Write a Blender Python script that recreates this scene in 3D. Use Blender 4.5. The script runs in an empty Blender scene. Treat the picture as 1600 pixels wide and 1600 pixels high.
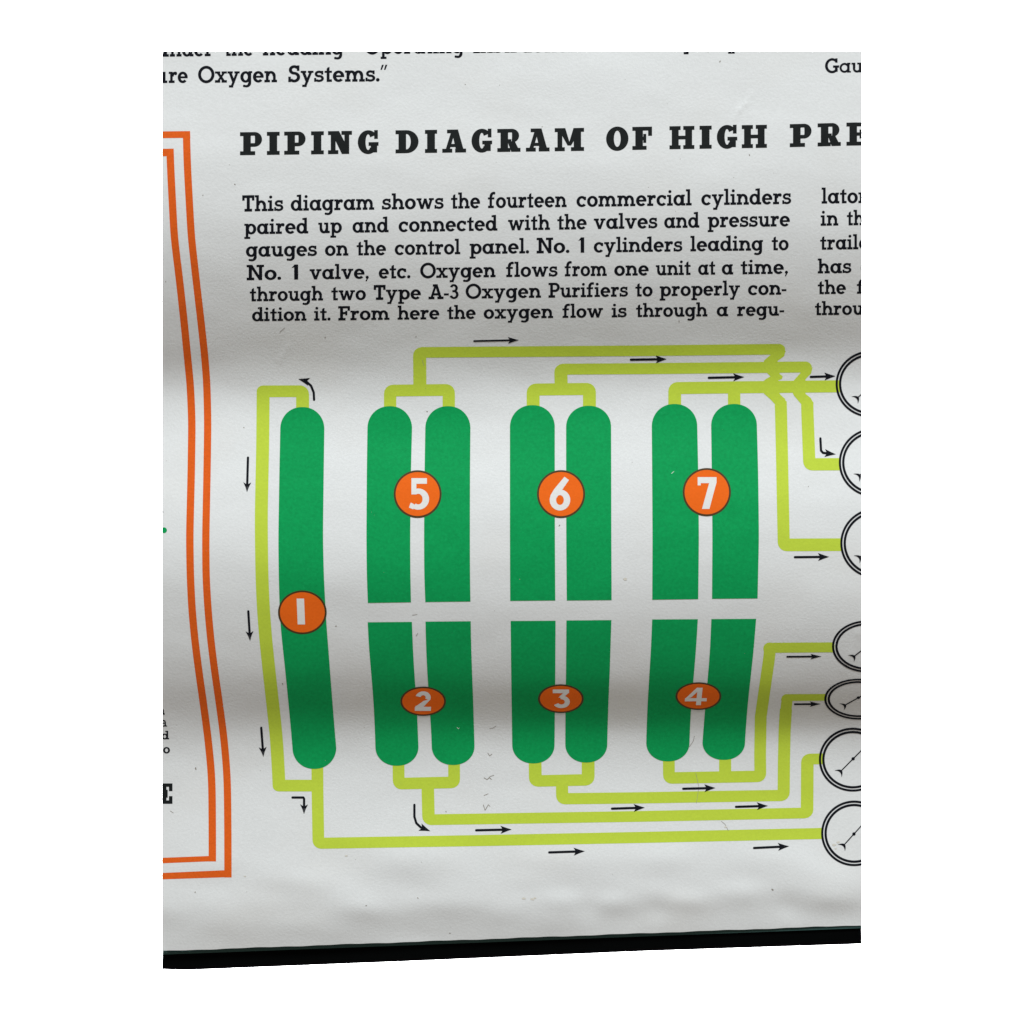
import bpy, bmesh, math, random
import numpy as np
from mathutils import Vector
from mathutils.geometry import delaunay_2d_cdt

# ------------------------------------------------------------------ camera, world, lamps, exposure
scn = bpy.context.scene
COL = scn.collection
F = 2400.0                    # focal length in sheet units; one unit is 1/2400 m at one metre
CX = CY = 800.0
HC = 1.0                      # camera height over the crest of the middle wave
cam = bpy.data.cameras.new('camera')
cam.sensor_width = 36.0
cam.lens = 36.0 * F / 1600.0
cam.clip_start = 0.05
cam.clip_end = 60.0
cam_o = bpy.data.objects.new('camera', cam)
cam_o.location = (0, 0, HC)
COL.objects.link(cam_o)
scn.camera = cam_o

world = bpy.data.worlds.new('World')
scn.world = world
world.use_nodes = True
bg = world.node_tree.nodes['Background']
bg.inputs['Color'].default_value = (1.0, 0.915, 0.835, 1)
bg.inputs['Strength'].default_value = 0.32


def area_lamp(name, loc, target, sx, sy, power, color):
    d = bpy.data.lights.new(name, 'AREA')
    d.shape = 'RECTANGLE'
    d.size = sx
    d.size_y = sy
    d.energy = power
    d.color = color
    o = bpy.data.objects.new(name, d)
    o.location = loc
    v = Vector(target) - Vector(loc)
    o.rotation_euler = v.to_track_quat('-Z', 'Y').to_euler()
    COL.objects.link(o)
    return o


# window light from beyond the head of the sheet, and added lamps out of view that burn the backdrop out to white
EL = math.radians(39)
area_lamp('window_light', (0.35, 7.0 * math.cos(EL), 7.0 * math.sin(EL)), (0, -0.05, 0), 2.6, 1.6, 685, (0.875, 0.955, 0.998))
for sx in (-1, 1):
    o = area_lamp('added_backdrop_lamp', (sx * 1.3, 0, -0.4), (sx * 1.3, 0, -1.2), 0.9, 2.4, 420, (1, 1, 1))
    o.rotation_euler = (0, 0, 0)

scn.view_settings.view_transform = 'Standard'
scn.view_settings.look = 'None'
scn.view_settings.exposure = 0.0
scn.view_settings.gamma = 1.0
scn.view_settings.use_curve_mapping = False

# ------------------------------------------------------------------ the curled sheet as a surface
rng = np.random.default_rng(7)
TH = [(40, 2), (200, 2.0), (250, 3.5), (300, 7), (340, 11), (380, 15), (420, 19), (460, 22.5), (500, 26), (525, 27.5),
      (555, 25), (585, 17), (615, 7), (645, 0), (680, -5), (720, -7), (760, -6), (800, -3), (850, 1.5), (900, 8),
      (940, 13.5), (980, 17.5), (1020, 21), (1050, 26), (1080, 33.8), (1102, 35.5), (1124, 31), (1145, 21), (1165, 13),
      (1190, 7.5), (1220, 3.5), (1260, 0), (1300, -1.5), (1340, 0.5), (1380, 4), (1420, 7), (1450, 11), (1560, 14)]
ty = np.array([a for a, b in TH], float)
tv = np.array([b for a, b in TH], float)
yy = np.arange(40, 1561, 1.0)
th0 = np.interp(yy, ty, tv)
ker = np.exp(-0.5 * (np.arange(-30, 31) / 9.0) ** 2)
ker /= ker.sum()
th0 = np.convolve(np.pad(th0, 30, mode='edge'), ker, mode='valid')
GX = np.arange(236, 1365, 4.0)
GY = np.arange(60, 1541, 2.0)


def smooth01(a, b, x):
    t = np.clip((x - a) / (b - a), 0, 1)
    return t * t * (3 - 2 * t)


ZG = np.zeros((len(GY), len(GX)))
for i, x in enumerate(GX):
    u = (x - 800) / 550.0
    sh = np.interp(GY, [60, 350, 560, 700, 880, 1060, 1120, 1300, 1540], [0, -4, -16, -10, 2, 5, 5, 0, 0]) * u
    amp = np.interp(GY, [60, 300, 900, 1060, 1120, 1300, 1540], [1, 1, 1, 1 + .07 * u - .02, 1 + .07 * u - .02, 1, 1])
    spread = 24 * max(0.0, -u) ** 1.5 * smooth01(900, 1050, GY)       # the lower fold opens out towards the left edge
    prof = (np.interp(GY - sh - spread * 1.7, yy, th0) + np.interp(GY - sh - spread * .3, yy, th0) + np.interp(GY - sh + spread, yy, th0)) / 3
    th = np.tan(np.radians(prof * amp))
    Z = np.zeros(len(GY))
    k0 = int((770 - 60) / 2)
    Z[k0] = 1.0
    for k in range(k0 + 1, len(GY)):
        Z[k] = Z[k - 1] + th[k] * (Z[k - 1] / F) * 2 / (1 - th[k] * (GY[k] - CY) / F)
    for k in range(k0 - 1, -1, -1):
        Z[k] = Z[k + 1] - th[k] * (Z[k + 1] / F) * 2 / (1 - th[k] * (GY[k] - CY) / F)
    ZG[:, i] = Z
XX, YYg = np.meshgrid(GX, GY)


def value_noise(sx, sy, seed):
    r = np.random.default_rng(seed)
    nx = int((GX[-1] - GX[0]) / sx) + 5
    ny = int((GY[-1] - GY[0]) / sy) + 5
    g = r.normal(size=(ny, nx))
    fx = (XX - GX[0]) / sx + 1
    fy = (YYg - GY[0]) / sy + 1
    ix = fx.astype(int)
    iy = fy.astype(int)
    tx = fx - ix
    ty_ = fy - iy

    def w(t):
        return [(1 - t) ** 3 / 6, (3 * t ** 3 - 6 * t ** 2 + 4) / 6, (-3 * t ** 3 + 3 * t ** 2 + 3 * t + 1) / 6, t ** 3 / 6]
    wx = w(tx)
    wy = w(ty_)
    out = np.zeros_like(XX)
    for a in range(4):
        for b in range(4):
            out += wy[a] * wx[b] * g[np.clip(iy + a - 1, 0, ny - 1), np.clip(ix + b - 1, 0, nx - 1)]
    return out


bump = 1.5 * value_noise(150, 60, 1) + 0.35 * value_noise(40, 22, 2) + 0.05 * value_noise(10, 8, 3)
low = smooth01(1310, 1400, YYg)
bump += low * (2.2 * value_noise(75, 34, 4) + 0.6 * value_noise(34, 18, 5))
for (x, y, rx, ry, a) in [(668, 1346, 62, 20, 2.6), (890, 1343, 52, 20, 2.6), (1030, 1345, 55, 20, 2.8), (1205, 1347, 52, 20, 2.4),
                          (760, 1396, 80, 24, 3.0), (470, 1392, 90, 26, 2.6), (1010, 1392, 70, 24, 2.6), (1290, 1384, 60, 24, 3.4),
                          (600, 1420, 60, 18, 1.8), (879, 1406, 26, 12, 2.2), (962, 1412, 24, 12, 2.3), (1073, 1408, 28, 12, 2.2), (1166, 1396, 30, 13, 2.2), (1302, 1407, 28, 12, 2.3), (560, 1418, 32, 13, 1.8), (700, 1416, 30, 13, 1.4), (920, 1418, 14, 12, -1.2), (1028, 1420, 14, 12, -1.2), (1232, 1414, 15, 12, -1.4), (860, 1428, 60, 16, 1.6), (320, 1420, 60, 20, 1.6)]:
    bump += 1.2 * a * np.exp(-0.5 * (((XX - x) / rx) ** 2 + ((YYg - y) / ry) ** 2))


def crease(pts, wd, a):
    global bump
    for (x0, y0), (x1, y1) in zip(pts[:-1], pts[1:]):
        dx, dy = x1 - x0, y1 - y0
        L = math.hypot(dx, dy)
        t = np.clip(((XX - x0) * dx + (YYg - y0) * dy) / (L * L), 0, 1)
        d = np.hypot(XX - x0 - t * dx, YYg - y0 - t * dy)
        bump += a * np.exp(-0.5 * (d / wd) ** 2)


crease([(1149, 186), (1155, 172), (1166, 162), (1174, 147)], 2.4, 0.55)
crease([(1316, 1048), (1330, 1022), (1340, 990), (1350, 960)], 4.0, 0.4)
crease([(1086, 1206), (1092, 1232), (1086, 1262)], 4.0, 0.25)
crease([(436, 565), (452, 540)], 3, 0.4)
ZG -= bump / F


def depth(x, y):
    x = np.asarray(x, float)
    y = np.asarray(y, float)
    fx = np.clip((x - GX[0]) / 4.0, 0, len(GX) - 1.001)
    fy = np.clip((y - GY[0]) / 2.0, 0, len(GY) - 1.001)
    ix = fx.astype(int)
    iy = fy.astype(int)
    tx = fx - ix
    t2 = fy - iy
    return (ZG[iy, ix] * (1 - tx) * (1 - t2) + ZG[iy, ix + 1] * tx * (1 - t2)
            + ZG[iy + 1, ix] * (1 - tx) * t2 + ZG[iy + 1, ix + 1] * tx * t2)


def at(x, y, Z):
    x = np.asarray(x, float)
    y = np.asarray(y, float)
    return np.stack([(x - CX) / F * Z, -(y - CY) / F * Z, HC - Z], -1)


def surf(x, y):
    return at(x, y, depth(x, y))


def normals(x, y):
    e = 3.0
    x = np.asarray(x, float)
    y = np.asarray(y, float)
    a = surf(x + e, y) - surf(x - e, y)
    b = surf(x, y - e) - surf(x, y + e)
    n = np.cross(a, b)
    return n / np.linalg.norm(n, axis=-1, keepdims=True)


PX0, PX1, PY0 = 253.0, 1347.0, 80.0


def bottom(x):
    return 1486.0 + (x - 253.0) * (1445.5 - 1486.0) / (1347.0 - 253.0)


# ------------------------------------------------------------------ materials
def material(name, color, rough=0.6, spec=0.25, mott=0.06, mscale=900.0, fleck=None, bumpd=0.0, blot=0.0):
    m = bpy.data.materials.new(name)
    m.use_nodes = True
    nt = m.node_tree
    b = nt.nodes['Principled BSDF']
    b.inputs['Roughness'].default_value = rough
    b.inputs['Specular IOR Level'].default_value = spec
    tc = nt.nodes.new('ShaderNodeTexCoord')
    n1 = nt.nodes.new('ShaderNodeTexNoise')
    n1.inputs['Scale'].default_value = mscale
    n1.inputs['Detail'].default_value = 3
    n1.inputs['Roughness'].default_value = 0.65
    nt.links.new(tc.outputs['Object'], n1.inputs['Vector'])
    mr = nt.nodes.new('ShaderNodeMapRange')
    mr.inputs['From Min'].default_value = 0.25
    mr.inputs['From Max'].default_value = 0.75
    mr.inputs['To Min'].default_value = 1 - mott
    mr.inputs['To Max'].default_value = 1 + mott
    nt.links.new(n1.outputs['Fac'], mr.inputs['Value'])
    mul = nt.nodes.new('ShaderNodeVectorMath')
    mul.operation = 'SCALE'
    mul.inputs[0].default_value = color
    nt.links.new(mr.outputs['Result'], mul.inputs['Scale'])
    out = mul.outputs['Vector']
    if blot:
        n3 = nt.nodes.new('ShaderNodeTexNoise')
        n3.inputs['Scale'].default_value = 14
        n3.inputs['Detail'].default_value = 5
        nt.links.new(tc.outputs['Object'], n3.inputs['Vector'])
        mr3 = nt.nodes.new('ShaderNodeMapRange')
        mr3.inputs['From Min'].default_value = 0.52
        mr3.inputs['From Max'].default_value = 0.78
        mr3.inputs['To Max'].default_value = blot
        nt.links.new(n3.outputs['Fac'], mr3.inputs['Value'])
        mx3 = nt.nodes.new('ShaderNodeMix')
        mx3.data_type = 'RGBA'
        mx3.inputs['B'].default_value = (0.56, 0.49, 0.41, 1)
        nt.links.new(mr3.outputs['Result'], mx3.inputs['Factor'])
        nt.links.new(out, mx3.inputs['A'])
        out = mx3.outputs['Result']
    if fleck:
        n2 = nt.nodes.new('ShaderNodeTexNoise')
        n2.inputs['Scale'].default_value = 520
        n2.inputs['Detail'].default_value = 4
        nt.links.new(tc.outputs['Object'], n2.inputs['Vector'])
        mr2 = nt.nodes.new('ShaderNodeMapRange')
        mr2.inputs['From Min'].default_value = 0.60
        mr2.inputs['From Max'].default_value = 0.80
        mr2.inputs['To Max'].default_value = 0.55
        nt.links.new(n2.outputs['Fac'], mr2.inputs['Value'])
        mx = nt.nodes.new('ShaderNodeMix')
        mx.data_type = 'RGBA'
        mx.inputs['B'].default_value = (*fleck, 1)
        nt.links.new(mr2.outputs['Result'], mx.inputs['Factor'])
        nt.links.new(out, mx.inputs['A'])
        out = mx.outputs['Result']
    nt.links.new(out, b.inputs['Base Color'])
    if bumpd:
        nb = nt.nodes.new('ShaderNodeTexNoise')
        nb.inputs['Scale'].default_value = 620
        nb.inputs['Detail'].default_value = 4
        nb.inputs['Roughness'].default_value = 0.6
        nt.links.new(tc.outputs['Object'], nb.inputs['Vector'])
        bp = nt.nodes.new('ShaderNodeBump')
        bp.inputs['Strength'].default_value = 1.0
        bp.inputs['Distance'].default_value = bumpd
        nt.links.new(nb.outputs['Fac'], bp.inputs['Height'])
        nt.links.new(bp.outputs['Normal'], b.inputs['Normal'])
    return m


BD = 0.00009
M = {
    'paper': material('paper', (0.645, 0.642, 0.632), 0.62, 0.18, 0.04, 620, None, BD * 1.7, 0.10),
    'green': material('green_ink', (0.0035, 0.270, 0.072), 0.6, 0.06, 0.13, 480, (0.012, 0.31, 0.10), BD),
    'lime': material('lime_ink', (0.448, 0.555, 0.048), 0.6, 0.08, 0.05, 600, (0.38, 0.49, 0.06), BD),
    'orange': material('orange_ink', (0.640, 0.100, 0.011), 0.6, 0.06, 0.12, 700, None, BD),
    'badge': material('badge_ink', (0.720, 0.118, 0.009), 0.6, 0.06, 0.05, 700, None, BD),
    'brown': material('rim_ink', (0.055, 0.030, 0.006), 0.5, 0.25, 0.1, 700, None, BD),
    'cream': material('bare_paper', (0.66, 0.64, 0.62), 0.62, 0.2, 0.03, 500, None, BD),
    'black': material('black_ink', (0.0056, 0.0062, 0.0095), 0.6, 0.05, 0.2, 700, None, BD),
    'head': material('heading_ink', (0.0085, 0.010, 0.010), 0.6, 0.09, 0.2, 700, None, BD),
    'dirt': material('dirt', (0.27, 0.24, 0.21), 0.8, 0.1, 0.3, 900),
    'stain': material('stain', (0.59, 0.55, 0.48), 0.7, 0.15, 0.12, 900, None, BD),
    'fibre': material('white_fibre', (0.8, 0.8, 0.78), 0.7, 0.15),
    'board': material('black_cloth', (0.0012, 0.0014, 0.0014), 0.8, 0.02, 0.3, 1200, None, 0.00012),
    'strip': material('lit_board_edge', (0.030, 0.066, 0.060), 0.6, 0.15, 0.2, 1500, None, 0.0001),  # lit sheen of the board's top edge, put into a paler green
    'drop': material('white_backdrop', (0.9, 0.9, 0.9), 0.8, 0.1, 0.005, 20),
}


# ------------------------------------------------------------------ object helpers
def tag(o, label=None, cat=None, group=None, kind=None):
    if label:
        o['label'] = label
    if cat:
        o['category'] = cat
    if group:
        o['group'] = group
    if kind:
        o['kind'] = kind
    return o


ROOT_LOC = np.array([0.0, -0.29, HC - 1.075])
chart = bpy.data.objects.new('wall_chart', None)
chart.location = ROOT_LOC
chart.empty_display_size = 0.05
COL.objects.link(chart)
tag(chart, 'rippled white printed sheet with green cylinders, lime pipes and PIPING DIAGRAM heading', 'wall chart')


def link_mesh(name, verts, faces, mat, parent, norm=None, local=True):
    me = bpy.data.meshes.new(name)
    v = np.asarray(verts)
    if local:
        v = v - ROOT_LOC
    me.from_pydata(v.tolist(), [], faces)
    me.validate()
    me.polygons.foreach_set('use_smooth', [True] * len(me.polygons))
    if norm is not None and len(me.vertices) == len(norm):
        me.normals_split_custom_set_from_vertices(norm.tolist())
    me.materials.append(mat)
    me.update()
    o = bpy.data.objects.new(name, me)
    if parent:
        o.parent = parent
    COL.objects.link(o)
    return o


LIFT = {0: 0.00007, 1: 0.00016, 2: 0.00023, 3: 0.00029, 4: 0.00035}


def ink(name, polys, mat, parent, layer=0, gx=12):
    """union of flat polygons given in sheet units, printed onto the curled sheet"""
    vs, fs = [], []
    for p in polys:
        a = 0.0
        for i in range(len(p)):
            a += p[i - 1][0] * p[i][1] - p[i][0] * p[i - 1][1]
        if abs(a) < 1e-6:
            continue
        if a < 0:
            p = p[::-1]
        k = len(vs)
        vs += [Vector((q[0], q[1])) for q in p]
        fs.append(list(range(k, k + len(p))))
    r = delaunay_2d_cdt(vs, [], fs, 1, 1e-3)
    bm = bmesh.new()
    bv = [bm.verts.new((v[0], v[1], 0)) for v in r[0]]
    RV = np.array([(v[0], v[1]) for v in r[0]])
    cen = np.array([RV[list(f)].mean(axis=0) for f in r[2]])
    inside = np.zeros(len(cen), bool)
    for f in fs:                # keep only what some stroke covers: counters stay open
        q = np.array([(vs[i].x, vs[i].y) for i in f])
        lo, hi = q.min(axis=0), q.max(axis=0)
        idx = np.nonzero((~inside) & (cen[:, 0] >= lo[0]) & (cen[:, 0] <= hi[0]) & (cen[:, 1] >= lo[1]) & (cen[:, 1] <= hi[1]))[0]
        if not len(idx):
            continue
        c = cen[idx]
        odd = np.zeros(len(idx), bool)
        for i in range(len(q)):
            (xa, ya), (xb, yb) = q[i - 1], q[i]
            if ya != yb:
                odd ^= ((c[:, 1] < ya) != (c[:, 1] < yb)) & (c[:, 0] < xa + (c[:, 1] - ya) * (xb - xa) / (yb - ya))
        inside[idx] = odd
    for f, keep in zip(r[2], inside):
        if not keep:
            continue
        try:
            bm.faces.new([bv[i] for i in f])
        except ValueError:
            pass

    def cut(co, no, outer=False):
        bmesh.ops.bisect_plane(bm, geom=bm.verts[:] + bm.edges[:] + bm.faces[:], dist=1e-5, plane_co=co, plane_no=no,
                               clear_outer=outer, clear_inner=False)
    xs = [v.co.x for v in bm.verts]
    ys = [v.co.y for v in bm.verts]
    e = 0.25
    if min(xs) < PX0 + e:
        cut((PX0 + e, 0, 0), (-1, 0, 0), True)
    if max(xs) > PX1 - e:
        cut((PX1 - e, 0, 0), (1, 0, 0), True)
    if min(ys) < PY0 + e:
        cut((0, PY0 + e, 0), (0, -1, 0), True)
    if not bm.faces:
        return None
    xs = [v.co.x for v in bm.verts]
    ys = [v.co.y for v in bm.verts]
    y = math.ceil(min(ys) / 4) * 4
    while y < max(ys):
        cut((0, y, 0), (0, 1, 0))
        y += 4
    x = math.ceil(min(xs) / gx) * gx
    while x < max(xs):
        cut((x, 0, 0), (1, 0, 0))
        x += gx
    loose = [v for v in bm.verts if not v.link_faces]
    bmesh.ops.delete(bm, geom=loose, context='VERTS')
    bm.verts.index_update()
    X = np.array([v.co.x for v in bm.verts])
    Y = np.array([v.co.y for v in bm.verts])
    n = normals(X, Y)
    P = surf(X, Y) + n * LIFT[layer]
    faces = [[v.index for v in f.verts] for f in bm.faces]
    # sheet y runs down, so flip the winding to face the camera
    out = []
    for f in faces:
        a = sum(X[f[i - 1]] * Y[f[i]] - X[f[i]] * Y[f[i - 1]] for i in range(len(f)))
        out.append(f[::-1] if a > 0 else f)
    bm.free()
    return link_mesh(name, P, out, mat, parent, n)


def part(name, parent=chart):
    o = bpy.data.objects.new(name, None)
    o.parent = parent
    COL.objects.link(o)
    return o


# ------------------------------------------------------------------ setting: backdrop
me = bpy.data.meshes.new('backdrop')
me.from_pydata([(-4, -4, -1.25), (4, -4, -1.25), (4, 4, -1.25), (-4, 4, -1.25)], [], [(0, 1, 2, 3)])
me.materials.append(M['drop'])
o = bpy.data.objects.new('backdrop', me)
COL.objects.link(o)
tag(o, kind='structure')

# ------------------------------------------------------------------ the sheet
gx = np.linspace(PX0, PX1, 230)
gy = np.concatenate([np.arange(PY0, 1436.1, 4.0)])
rows = [np.stack([gx, np.full_like(gx, y)], 1) for y in gy]
for t in np.linspace(0.1, 1, 12):
    rows.append(np.stack([gx, gy[-1] + (bottom(gx) + 0.35 * np.sin(gx / 23.0) + 0.25 * np.sin(gx / 7.3) - gy[-1]) * t], 1))
PTS = np.array(rows)
nr, nc = PTS.shape[:2]
px, py = PTS[..., 0].ravel(), PTS[..., 1].ravel()
P = surf(px, py)
N = normals(px, py)
# edge lip: last row turns down as the paper's thickness
B = P - N * 0.00030
faces = []
for r in range(nr - 1):
    for c in range(nc - 1):
        a = r * nc + c
        faces.append((a, a + nc, a + nc + 1, a + 1))
n0 = nr * nc
faces += [tuple(n0 + i for i in f[::-1]) for f in faces[:]]
ring = [c for c in range(nc)] + [r * nc + nc - 1 for r in range(1, nr)] + [(nr - 1) * nc + c for c in range(nc - 2, -1, -1)] + \
       [r * nc for r in range(nr - 2, 0, -1)]
for i in range(len(ring)):
    a, b = ring[i], ring[(i + 1) % len(ring)]
    faces.append((a, b, n0 + b, n0 + a))
link_mesh('paper_sheet', np.concatenate([P, B]), faces, M['paper'], chart, np.concatenate([N, -N]))


# ------------------------------------------------------------------ lettering: stroke-built slab serif
def R(x0, y0, x1, y1):
    return [[(x0, y0), (x1, y0), (x1, y1), (x0, y1)]]


def S(x0, y0, x1, y1, w):
    """diagonal stem with horizontal cut ends, w measured horizontally"""
    h = w / 2
    return [[(x0 - h, y0), (x0 + h, y0), (x1 + h, y1), (x1 - h, y1)]]


def ARC(cx, cy, rx, ry, a0, a1, w, wy=None, n=None):
    wy = w if wy is None else wy
    n = n or max(6, int(abs(a1 - a0) / 11))
    out = []
    for i in range(n):
        t0 = math.radians(a0 + (a1 - a0) * i / n)
        t1 = math.radians(a0 + (a1 - a0) * (i + 1) / n)
        out.append([(cx + rx * math.cos(t0), cy + ry * math.sin(t0)), (cx + rx * math.cos(t1), cy + ry * math.sin(t1)),
                    (cx + (rx - w) * math.cos(t1), cy + (ry - wy) * math.sin(t1)),
                    (cx + (rx - w) * math.cos(t0), cy + (ry - wy) * math.sin(t0))])
    return out


def DISC(cx, cy, rx, ry=None, n=28):
    ry = rx if ry is None else ry
    return [[(cx + rx * math.cos(2 * math.pi * i / n), cy + ry * math.sin(2 * math.pi * i / n)) for i in range(n)]]


W = 27.5
T = 20.0


def glyphs():
    g = {}
    w, t = W, T
    bowl = ARC(50, 50, 50, 52, 0, 360, w, 19)
    g['o'] = (104, ARC(52, 50, 52, 52, 0, 360, w, 20))
    g['c'] = (96, ARC(52, 50, 52, 52, 42, 318, w, 20) + R(74, 64, 92, 94))
    g['e'] = (102, ARC(51, 50, 51, 52, 0, 318, w, 20) + R(12, 43, 100, 58))
    g['a'] = (116, bowl + R(79, 0, 102, 100) + R(79, 0, 116, t) + R(79, 87, 111, 102))
    g['d'] = (116, bowl + R(79, 0, 102, 152) + R(79, 0, 116, t) + [[(60, 134), (102, 134), (102, 153), (60, 149)]])
    g['g'] = (112, bowl + R(79, -6, 102, 100) + R(79, 87, 112, 102) + ARC(58, -6, 44, 40, 240, 360, w, 18) + DISC(36, -34, 11, 10, 14))
    g['p'] = (116, ARC(66, 50, 50, 52, 0, 360, w, 19) + R(14, -42, 37, 100) + R(0, 85, 37, 101) + R(0, -46, 56, -29))
    g['h'] = (118, R(14, 0, 37, 152) + R(0, 135, 37, 152) + R(0, 0, 51, t) + ARC(61, 58, 45, 44, 0, 180, w, 20) + R(83, 0, 106, 60) + R(69, 0, 119, t))
    g['n'] = (118, R(14, 0, 37, 100) + R(0, 85, 37, 101) + R(0, 0, 51, t) + ARC(61, 58, 45, 44, 0, 180, w, 20) + R(83, 0, 106, 60) + R(69, 0, 119, t))
    g['m'] = (178, R(14, 0, 37, 100) + R(0, 85, 37, 101) + R(0, 0, 48, t) + ARC(57, 58, 43, 44, 0, 180, w, 20) + R(77, 0, 100, 60) + R(66, 0, 111, t)
              + ARC(120, 58, 43, 44, 0, 180, w, 20) + R(140, 0, 163, 60) + R(129, 0, 178, t))
    g['i'] = (54, R(15, 0, 38, 100) + R(0, 85, 38, 101) + R(0, 0, 54, t) + DISC(27, 134, 14, 13, 16))
    g['l'] = (54, R(15, 0, 38, 152) + R(0, 136, 38, 153) + R(0, 0, 54, t))
    g['r'] = (84, R(15, 0, 38, 100) + R(0, 85, 38, 101) + R(0, 0, 58, t) + ARC(66, 54, 46, 48, 75, 170, w, 20) + DISC(71, 87, 13, 15, 16))
    g['s'] = (86, ARC(43, 72.5, 38, 29.5, 35, 270, 20, 18) + ARC(43, 30.5, 43, 31.5, -145, 90, 21, 18) + R(64, 68, 80, 100) + R(0, 2, 16, 34))
    g['t'] = (66, [[(19, 0), (42, 0), (42, 136), (26, 130), (19, 118)]] + R(0, 84, 64, 100) + R(19, 0, 64, t))
    g['u'] = (116, R(14, 42, 37, 100) + R(0, 85, 37, 101) + ARC(57, 42, 43, 44, 180, 360, w, 20) + R(77, 0, 100, 100) + R(60, 85, 100, 101) + R(77, 0, 116, t))
    g['v'] = (114, S(22, 95, 56, 0, 27) + S(92, 95, 58, 0, 24) + R(0, 85, 48, 101) + R(66, 85, 114, 101))
    g['w'] = (166, S(22, 95, 52, 0, 26) + S(83, 98, 54, 0, 22) + S(83, 98, 112, 0, 26) + S(144, 95, 114, 0, 23) + R(0, 85, 46, 101) + R(120, 85, 166, 101))
    g['x'] = (112, S(24, 95, 88, 5, 29) + S(88, 95, 24, 5, 24) + R(0, 85, 48, 101) + R(64, 85, 112, 101) + R(0, 0, 48, t) + R(64, 0, 112, t))
    g['y'] = (114, S(22, 95, 57, 2, 27) + S(92, 95, 40, -40, 24) + R(0, 85, 48, 101) + R(66, 85, 114, 101) + R(14, -46, 52, -28))
    g['f'] = (76, R(18, 0, 41, 112) + R(0, 84, 66, 100) + R(2, 0, 60, t) + ARC(61, 110, 43, 44, 80, 180, w, 20) + DISC(66, 142, 11, 12, 14))
    g['.'] = (30, DISC(15, 14, 15, 15, 18))
    g[','] = (32, DISC(18, 14, 14, 14, 18) + [[(20, 12), (32, 16), (14, -26), (2, -24)]])
    g['-'] = (46, R(0, 37, 46, 55))
    g['q'] = (62, [[(14, 152), (30, 152), (14, 108), (2, 108)], [(46, 152), (62, 152), (46, 108), (34, 108)]])
    g['1'] = (40, R(17, 0, 40, 151) + [[(0, 120), (17, 126), (30, 151), (17, 151)]])
    g['3'] = (90, ARC(43, 111, 39, 41, -90, 160, 22, 18) + ARC(45, 43, 45, 45, -160, 90, 23, 18) + R(30, 70, 48, 88))
    g['T'] = (112, R(44, 0, 68, 150) + R(0, 131, 112, 151) + R(0, 106, 17, 151) + R(95, 106, 112, 151) + R(22, 0, 90, t))
    g['N'] = (146, R(18, 0, 40, 150) + R(108, 0, 130, 150) + S(34, 151, 117, 0, 27) + R(0, 134, 46, 151) + R(0, 0, 60, t) + R(86, 134, 146, 151))
    g['O'] = (152, ARC(76, 75, 76, 78, 0, 360, 23, 20, 36))
    g['A'] = (146, S(70, 150, 26, 0, 22) + S(76, 150, 120, 0, 27) + R(40, 40, 106, 57) + R(0, 0, 54, t) + R(90, 0, 146, t) + R(44, 134, 88, 151))
    g['P'] = (114, R(18, 0, 41, 150) + R(0, 134, 42, 151) + R(0, 0, 64, t) + R(38, 133, 68, 151) + R(38, 60, 68, 78) + ARC(67, 105.5, 47, 45.5, -90, 90, 23, 18))
    g['F'] = (110, R(18, 0, 41, 150) + R(0, 133, 110, 151) + R(93, 106, 110, 151) + R(38, 69, 82, 86) + R(70, 56, 84, 99) + R(0, 0, 66, t))
    g['S'] = (102, ARC(51, 112, 46, 40.5, 35, 270, 22, 19) + ARC(51, 44.5, 51, 46, -145, 90, 23, 19) + R(78, 106, 95, 150) + R(0, 2, 17, 46))
    g['G'] = (142, ARC(72, 75, 72, 78, 42, 325, 23, 20) + R(84, 56, 142, 74) + R(104, 12, 126, 70) + R(108, 110, 125, 150))
    g['I'] = (60, R(18, 0, 42, 150) + R(0, 134, 60, 151) + R(0, 0, 60, t))
    g['ā'] = (96, ARC(44, 70, 36, 32, 20, 160, 18, 16) + R(62, 0, 80, 74) + ARC(44, 29, 40, 31, 60, 330, 18, 15) + R(62, 0, 98, 15))
    return g


GL = glyphs()


INKSPREAD = 3.6          # letterpress gain, in hundredths of the x-height


def word(txt, x0, x1, base, xh, gap=9.0):
    """polygons of one word set between x0 and x1 on the line base(x); xh = x-height"""
    tot = sum(GL[c][0] for c in txt) + gap * (len(txt) - 1)
    sx = (x1 - x0) / tot
    sy = xh / 100.0
    out = []
    x = 0.0
    for c in txt:
        wd, pl = GL[c]
        gain = INKSPREAD * (1.9 if c.isupper() else 1.0)
        for p in pl:
            mx_ = (min(q[0] for q in p) + max(q[0] for q in p)) / 2
            my_ = (min(q[1] for q in p) + max(q[1] for q in p)) / 2
            kx = 1 + gain / max(6, max(q[0] for q in p) - min(q[0] for q in p))
            ky = 1 + gain / max(6, max(q[1] for q in p) - min(q[1] for q in p))
            p = [(mx_ + (q[0] - mx_) * kx, my_ + (q[1] - my_) * ky) for q in p]
            out.append([(x0 + (x + q[0]) * sx, base(x0 + (x + q[0]) * sx) - q[1] * sy) for q in p])
        x += wd + gap
    return out


def line(xa, ya, xb, yb):
    return lambda x: ya + (x - xa) * (yb - ya) / (xb - xa)


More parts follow.
